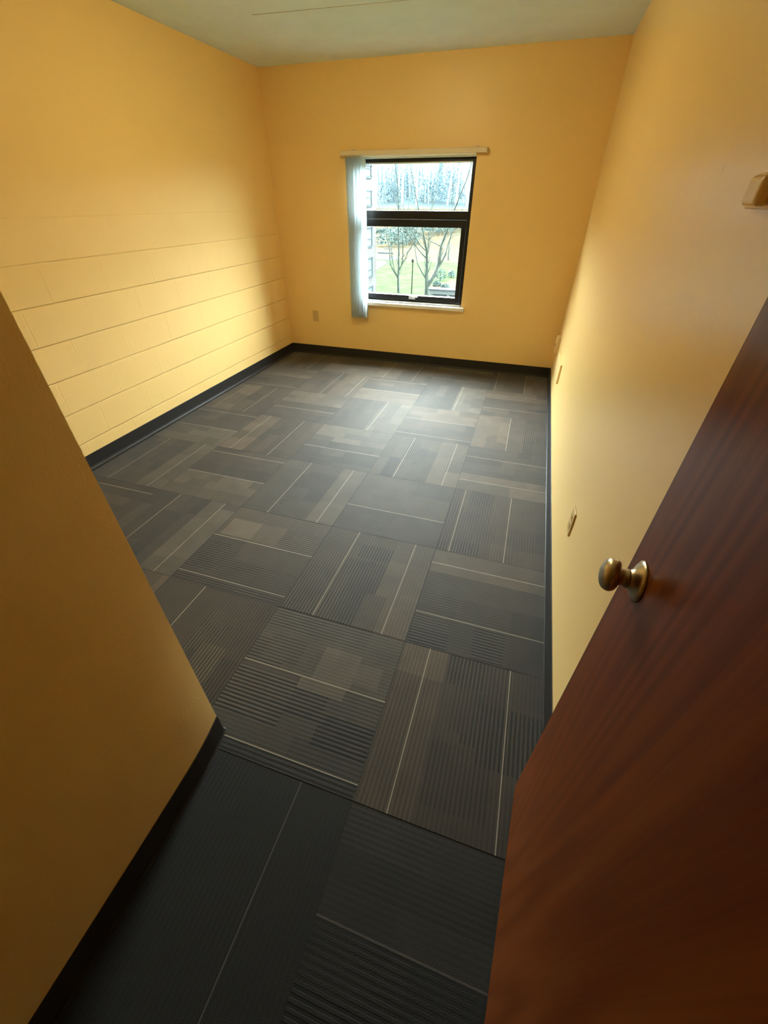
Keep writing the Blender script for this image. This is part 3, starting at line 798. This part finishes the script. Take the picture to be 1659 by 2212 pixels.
# the two bare trees on the lawn: limbs traced as (photo pixel x, y, radius in metres)
def z2(x, y): return (780 + x / 6.9125, 470 + y / 6.9125)
rng = random.Random(21)
def bare_tree(name, label, Y, trunk, limbs, tw_seed, lift=0.0):
    base = at(*z2(trunk[0][0], trunk[0][1]), Y); base.z = GZ
    t = empty(name, base); tag(t, label, 'tree')
    def limb(nm, pl, grow):
        pts = []; rad = []
        yy = Y
        for i, (x, y, r) in enumerate(pl):
            p = at(*z2(x, y), yy); pts.append(p - base); rad.append(r)
            yy += rng.uniform(-.25, .25) * (1 if i else 0)
        d = (pts[-1] - pts[-2]).normalized(); p = pts[-1].copy(); r = rad[-1]
        bm = bmesh.new()
        for k in range(grow):
            d = (d + Vector((rng.uniform(-.18, .18), rng.uniform(-.18, .18), .12))).normalized()
            p = p + d * rng.uniform(.6, .9); r *= .78
            pts.append(p.copy()); rad.append(r)
        add_tube(bm, pts, rad, 8)
        # twigs along the limb
        for i in range(1, len(pts)):
            for q in range(2):
                if rng.random() < .3: continue
                s0 = pts[i - 1].lerp(pts[i], rng.random()); dd = (pts[i] - pts[i - 1]).normalized()
                side = Vector((rng.choice((-1, 1)) * rng.uniform(.3, .7), rng.uniform(-.5, .5), .35))
                e1 = s0 + (dd + side).normalized() * rng.uniform(.3, .6); e2 = e1 + (dd + side * .4).normalized() * rng.uniform(.3, .7)
                rr = max(rad[i] * .35, .006)
                add_tube(bm, [s0, e1, e2], [rr, rr * .7, rr * .3], 5)
        return link(nm, bm, M_bark, t, True)
    # root flare down to the ground
    bm = bmesh.new()
    tp = [at(*z2(x, y), Y) - base for x, y, r in trunk]; tr = [r for x, y, r in trunk]
    if tp[0].z > 0.02:
        tp.insert(0, Vector((tp[0].x, 0, -.1))); tr.insert(0, tr[0] * 1.25)
    add_tube(bm, tp, tr, 10)
    link('trunk', bm, M_bark, t, True)
    for pl, grow in limbs: limb('branch', pl, grow)
    return t
bare_tree('bare_tree', 'slender bare tree forking low on the lawn left of the lamp post', 27.6,
          [(560, 1120, .085), (556, 1000, .08), (555, 900, .085)],
          [([(555, 900, .075), (562, 760, .065), (562, 600, .06), (565, 450, .055), (560, 330, .045), (555, 180, .04)], 5),
           ([(548, 900, .04), (500, 820, .04), (450, 720, .035), (430, 640, .03), (428, 500, .03), (395, 330, .025), (370, 180, .02)], 4),
           ([(545, 880, .03), (500, 790, .03), (470, 660, .028), (455, 500, .025), (430, 330, .022), (400, 160, .02)], 4),
           ([(575, 780, .04), (610, 690, .035), (625, 560, .03), (625, 420, .03), (615, 280, .025), (640, 170, .02)], 4),
           ([(600, 700, .03), (660, 620, .03), (700, 520, .025), (770, 400, .02)], 3),
           ([(560, 350, .03), (520, 270, .025), (470, 180, .02)], 3), ([(600, 620, .025), (660, 540, .02), (720, 490, .018)], 2)], 1)
bare_tree('bare_tree', 'bare tree splitting into two thick trunks on the lawn right of the lamp post', 27.4,
          [(985, 1150, .17), (985, 1020, .14), (978, 900, .11)],
          [([(978, 900, .10), (985, 750, .095), (985, 600, .08), (980, 470, .07), (960, 380, .05), (935, 270, .04)], 5),
           ([(1000, 1010, .12), (1060, 920, .11), (1120, 800, .10), (1160, 690, .09), (1185, 560, .08), (1195, 430, .07), (1240, 310, .06), (1285, 190, .05)], 5),
           ([(960, 900, .045), (900, 800, .04), (845, 690, .035), (820, 560, .03), (800, 420, .028), (770, 300, .025)], 4),
           ([(970, 600, .04), (910, 540, .035), (850, 470, .03), (800, 390, .028)], 3),
           ([(965, 490, .04), (900, 430, .035), (830, 320, .03), (780, 230, .025), (735, 160, .02)], 4),
           ([(985, 560, .05), (1005, 430, .04), (1015, 300, .035), (1020, 180, .03)], 5),
           ([(1015, 340, .03), (1070, 260, .025), (1130, 170, .02)], 3),
           ([(1160, 740, .05), (1215, 650, .045), (1260, 560, .04), (1280, 470, .03), (1310, 360, .02)], 3),
           ([(1190, 430, .03), (1120, 390, .025), (1030, 350, .02)], 2)], 2)
bare_tree('young_tree', 'thin young tree at the far right edge of the lawn', 45.6,
          [(1302, 640, .09), (1305, 560, .08), (1310, 470, .07)],
          [([(1310, 470, .06), (1320, 350, .05), (1340, 250, .04), (1350, 170, .03)], 3), ([(1325, 330, .04), (1380, 270, .03), (1430, 260, .02)], 2), ([(1340, 250, .03), (1390, 200, .03), (1440, 180, .02)], 2)], 3)
# pale trunks standing out at the foot of the wooded hill
for i, (px, lab) in enumerate(((812, 'pale trunk at the left end of the hill foot, seen through the upper pane'), (828, 'pale trunk second from the left along the hill foot'),
                               (846, 'pale trunk rising behind the slender lawn tree'), (899, 'pale straight trunk near the middle of the upper pane'), (929, 'pale forked trunk right of the middle of the upper pane'),
                               (962, 'leaning pale trunk in the right half of the upper pane'), (984, 'pale trunk second from the right in the upper pane'), (1006, 'pale trunk at the right edge of the upper pane'))):
    Y = 84 + (i * 37 % 11)
    p = at(px, 452, Y); z = hz_(p.x, Y)
    t = empty('hillside_tree', (p.x, Y, z - .2)); tag(t, lab, 'tree', 'pale trunks on the hill')
    lean = (.02, .05, -.03, 0, .06, .16, .05, .14)[i]; h = 13 + (i * 5 % 4)
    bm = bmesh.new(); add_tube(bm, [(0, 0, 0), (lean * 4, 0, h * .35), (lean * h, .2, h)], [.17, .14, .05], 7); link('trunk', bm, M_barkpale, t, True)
    for k in range(5):
        s0 = Vector((lean * h * (.3 + .12 * k), 0, h * (.3 + .12 * k))); sd = 1 if (k + i) % 2 else -1
        bm = bmesh.new(); add_tube(bm, [s0, s0 + Vector((sd * .8, .1, 1.3)), s0 + Vector((sd * 1.2, .2, 2.9))], [.07, .05, .02], 5); link('branch', bm, M_barkpale, t, True)

# shrubs and evergreens
bu = []
for i, (px, Y, rx, rz, lab) in enumerate(((845, 57, 2.2, 1.9, 'dark green hedge clump behind the slender tree'), (872, 60, 2.0, 2.6, 'taller evergreen clump between the two bare trees'),
                                     (884, 61, 1.6, 2.6, 'evergreen clump left of the forked tree'), (938, 66, 2.4, 1.5, 'low evergreen behind the right fork of the thick tree'),
                                     (980, 68, 3.2, 2.0, 'dark shrub at the right edge below the transom'), (992, 70, 2.4, 2.0, 'dark shrub farthest right below the transom'))):
    p = at(px, 540, Y)
    clump('evergreen_shrub', (p.x, Y, hz_(p.x, Y)), rx, 1.2, rz, M_ever, i, lab, 'shrub', 150, .30)
for i, (px, lab) in enumerate(((838, 'bluish thicket at the left of the upper pane'), (858, 'bluish thicket behind the slender tree top'), (872, 'low bluish brush left of the middle of the upper pane'),
                               (914, 'bluish thicket in the middle of the upper pane'), (934, 'bluish thicket right of the middle of the upper pane'), (952, 'low bluish brush between two pale trunks'), (974, 'bluish thicket toward the right of the upper pane'))):
    Y = 88 + i % 3 * 2; p = at(px, 452, Y)
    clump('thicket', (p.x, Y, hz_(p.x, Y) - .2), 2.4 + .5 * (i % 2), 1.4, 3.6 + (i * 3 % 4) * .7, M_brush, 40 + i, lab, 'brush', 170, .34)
# leaf bed with little plants on the near right
bm = bmesh.new()
r_ = random.Random(3)
pts = [(-6.3, 27.8), (-3.0, 27.4), (-3.2, 33.5), (-5.4, 34.2), (-6.6, 31.0)]
o = gplane('leaf_litter', pts, M_leaf, GZ + .03, .03); bm.free()
tag(o, 'tan bed of fallen leaves beside the thick forked tree', 'leaves', kind='stuff')
for i, (px, py, rz, lab) in enumerate(((951, 606, .75, 'small rounded shrub in the leaf bed'), (944, 613, .35, 'tiny plant at the left tip of the leaf bed'), (975, 598, .45, 'small tuft at the back of the leaf bed'), (962, 614, .25, 'low sprig in front of the leaf bed'))):
    Y = (33.2, 30.6, 35.0, 30.2)[i]; p = at(px, py, Y)
    clump('leaf_bed_shrub', (p.x, Y, GZ + .02), .45 if i == 0 else .3, .3, rz, M_ever, 70 + i, lab, 'shrub', 60, .12)

# lamp post
p = at(*z2(763, 900), 24.0)
lp = empty('lamp_post', (p.x, p.y, GZ)); tag(lp, 'thin dark lamp post on the lawn between the two bare trees', 'lamp post')
top = at(*z2(765, 668), 24.0).z - GZ
bm = bmesh.new(); add_tube(bm, [(0, 0, 0), (0, 0, .3), (0, 0, top)], [.055, .035, .03], 10); link('post', bm, M_post, lp, True)
bm = bmesh.new(); add_tube(bm, [(0, 0, top), (0, 0, top + .04), (0, 0, top + .12), (0, 0, top + .16)], [.04, .075, .065, .02], 12); link('lamp_head', bm, M_post, lp, True)

# low white shelter under the thick tree
c = at(*z2(1020, 1060), 25.5); c2 = at(*z2(1430, 1078), 25.5)
sh = empty('shelter', (c.x, 25.5, GZ)); tag(sh, 'low white structure with grey edge and dark openings under the forked tree', 'shelter')
hh = c.z - GZ; wl = c2.x - c.x + .9
bm = bmesh.new(); add_box(bm, -.05, wl, -.05, .55, hh - .07, hh, .01); link('roof_edge', bm, M_roofg, sh)
bm = bmesh.new(); add_box(bm, .0, wl - .05, 0, .5, hh - .27, hh - .07, .01); link('beam', bm, M_shelt, sh)
for k in range(4):
    x = .05 + k * .98
    if x > wl - .1: break
    bm = bmesh.new(); add_box(bm, x, x + .10, .0, .10, -.05, hh - .26, .006); link('post', bm, M_shelt, sh)
    if x + 1.0 < wl:
        bm = bmesh.new(); add_box(bm, x + .13, x + .95, .08, .14, .15, hh - .30, .006); link('panel', bm, M_dark, sh)

# neighbouring wing of the building, seen as a sliver at the left of the panes
bd = empty('apartment_building', (-9.35, 20, GZ)); tag(bd, 'pinkish apartment wing with dark window frames at the left edge of the panes', 'building')
bm = bmesh.new(); add_box(bm, -9, 0, -10, 7.3, -.1, 7.4); link('wall', bm, M_brick, bd)
for fl, (za, zb) in enumerate(((.28, -.62), (-1.17, -2.14), (1.92, 1.25), (2.95, 2.45), (-2.65, -3.05))):
    for j in range(4):
        yb = 6.55 - j * 3.2
        wn = None
        bm = bmesh.new()
        z0_, z1_ = zb - GZ, za - GZ
        add_box(bm, -.02, .05, yb - 1.2, yb - 1.08, z0_, z1_); add_box(bm, -.02, .05, yb - .12, yb, z0_, z1_)
        add_box(bm, -.02, .05, yb - 1.2, yb, z1_ - .07, z1_); add_box(bm, -.02, .05, yb - 1.2, yb, z0_ - .05, z0_ + .05); add_box(bm, -.02, .04, yb - 1.2, yb, z0_ + .32, z0_ + .38)
        wn = link('building_window', bm, M_bwin, bd)
        bm = bmesh.new(); add_box(bm, -.02, .02, yb - 1.1, yb - .1, z0_ + .03, z1_ - .04); link('pane', bm, M_bglass, wn)
# curb lines and a clipped hedge in the parking area
for nm, a, b, lab in (('curb', (250, 535), (480, 545), 'long grey curb stone across the parking area'), ('curb', (340, 490), (470, 497), 'short grey curb stone farther back in the parking area')):
    Y = 49.5 if a[1] > 500 else 54.0
    p, q = at(*z2(*a), Y), at(*z2(*b), Y)
    bm = bmesh.new(); add_box(bm, p.x, q.x, Y, Y + .2, GZ, GZ + .16, .02); tag(link(nm, bm, M_dark), lab, 'curb')
p = at(*z2(345, 280), 66)
clump('clipped_hedge', (p.x, 66, GZ + .3), 2.6, .8, 1.3, M_ever, 91, 'clipped teal hedge at the back of the parking area on the left', 'hedge', 220, .3)

SKY_BASE, SKY_HALF, SKY_GLOW = 4.0, 18.0, 21.0
SUN_AZ, SUN_EL, SUN_R = math.radians(-28), math.radians(22), math.radians(42)
# ------------------------------------------------------------------ light: overcast sky through the window
w = bpy.data.worlds.new('overcast_sky'); scn.world = w; w.use_nodes = True
nt = w.node_tree
bg = nt.nodes['Background']
# thin cloud, brighter ahead of the window, with the low sun veiled behind it to the left
tc = nt.nodes.new('ShaderNodeTexCoord'); sp = nt.nodes.new('ShaderNodeSeparateXYZ'); nt.links.new(tc.outputs['Generated'], sp.inputs[0])
def band(v, a, b_, lo, hi):
    n = nt.nodes.new('ShaderNodeMapRange'); n.interpolation_type = 'SMOOTHSTEP'
    n.inputs['From Min'].default_value = a; n.inputs['From Max'].default_value = b_
    n.inputs['To Min'].default_value = lo; n.inputs['To Max'].default_value = hi
    nt.links.new(v, n.inputs['Value']); return n.outputs['Result']
half = mth(nt, 'MULTIPLY', band(sp.outputs['Y'], -0.05, 0.35, 0.0, 1.0), band(sp.outputs['Z'], 0.10, 0.30, 0.35, 1.0))
dt = nt.nodes.new('ShaderNodeVectorMath'); dt.operation = 'DOT_PRODUCT'
nt.links.new(tc.outputs['Generated'], dt.inputs[0])
dt.inputs[1].default_value = (math.sin(SUN_AZ) * math.cos(SUN_EL), math.cos(SUN_AZ) * math.cos(SUN_EL), math.sin(SUN_EL))
lobe = band(dt.outputs['Value'], math.cos(SUN_R), math.cos(SUN_R * .35), 0.0, 1.0)
tot = mth(nt, 'ADD', mth(nt, 'ADD', SKY_BASE, mth(nt, 'MULTIPLY', half, SKY_HALF)), mth(nt, 'MULTIPLY', lobe, SKY_GLOW))
nt.links.new(mth(nt, 'MULTIPLY', tot, band(sp.outputs['Z'], -0.03, 0.0, 0.02, 1.0)), bg.inputs['Strength'])   # dark land below the horizon
bg.inputs['Color'].default_value = (0.90, 0.98, 1.0, 1)

scn.view_settings.view_transform = 'Standard'
scn.view_settings.look = 'None'
scn.view_settings.gamma = 1.0
scn.view_settings.use_curve_mapping = False
scn.view_settings.exposure = 1.75
scn.cycles.max_bounces = 10
scn.cycles.diffuse_bounces = 7
scn.cycles.glossy_bounces = 4
scn.cycles.transparent_max_bounces = 12
scn.cycles.caustics_reflective = False
scn.cycles.caustics_refractive = False
scn.cycles.sample_clamp_indirect = 20.0
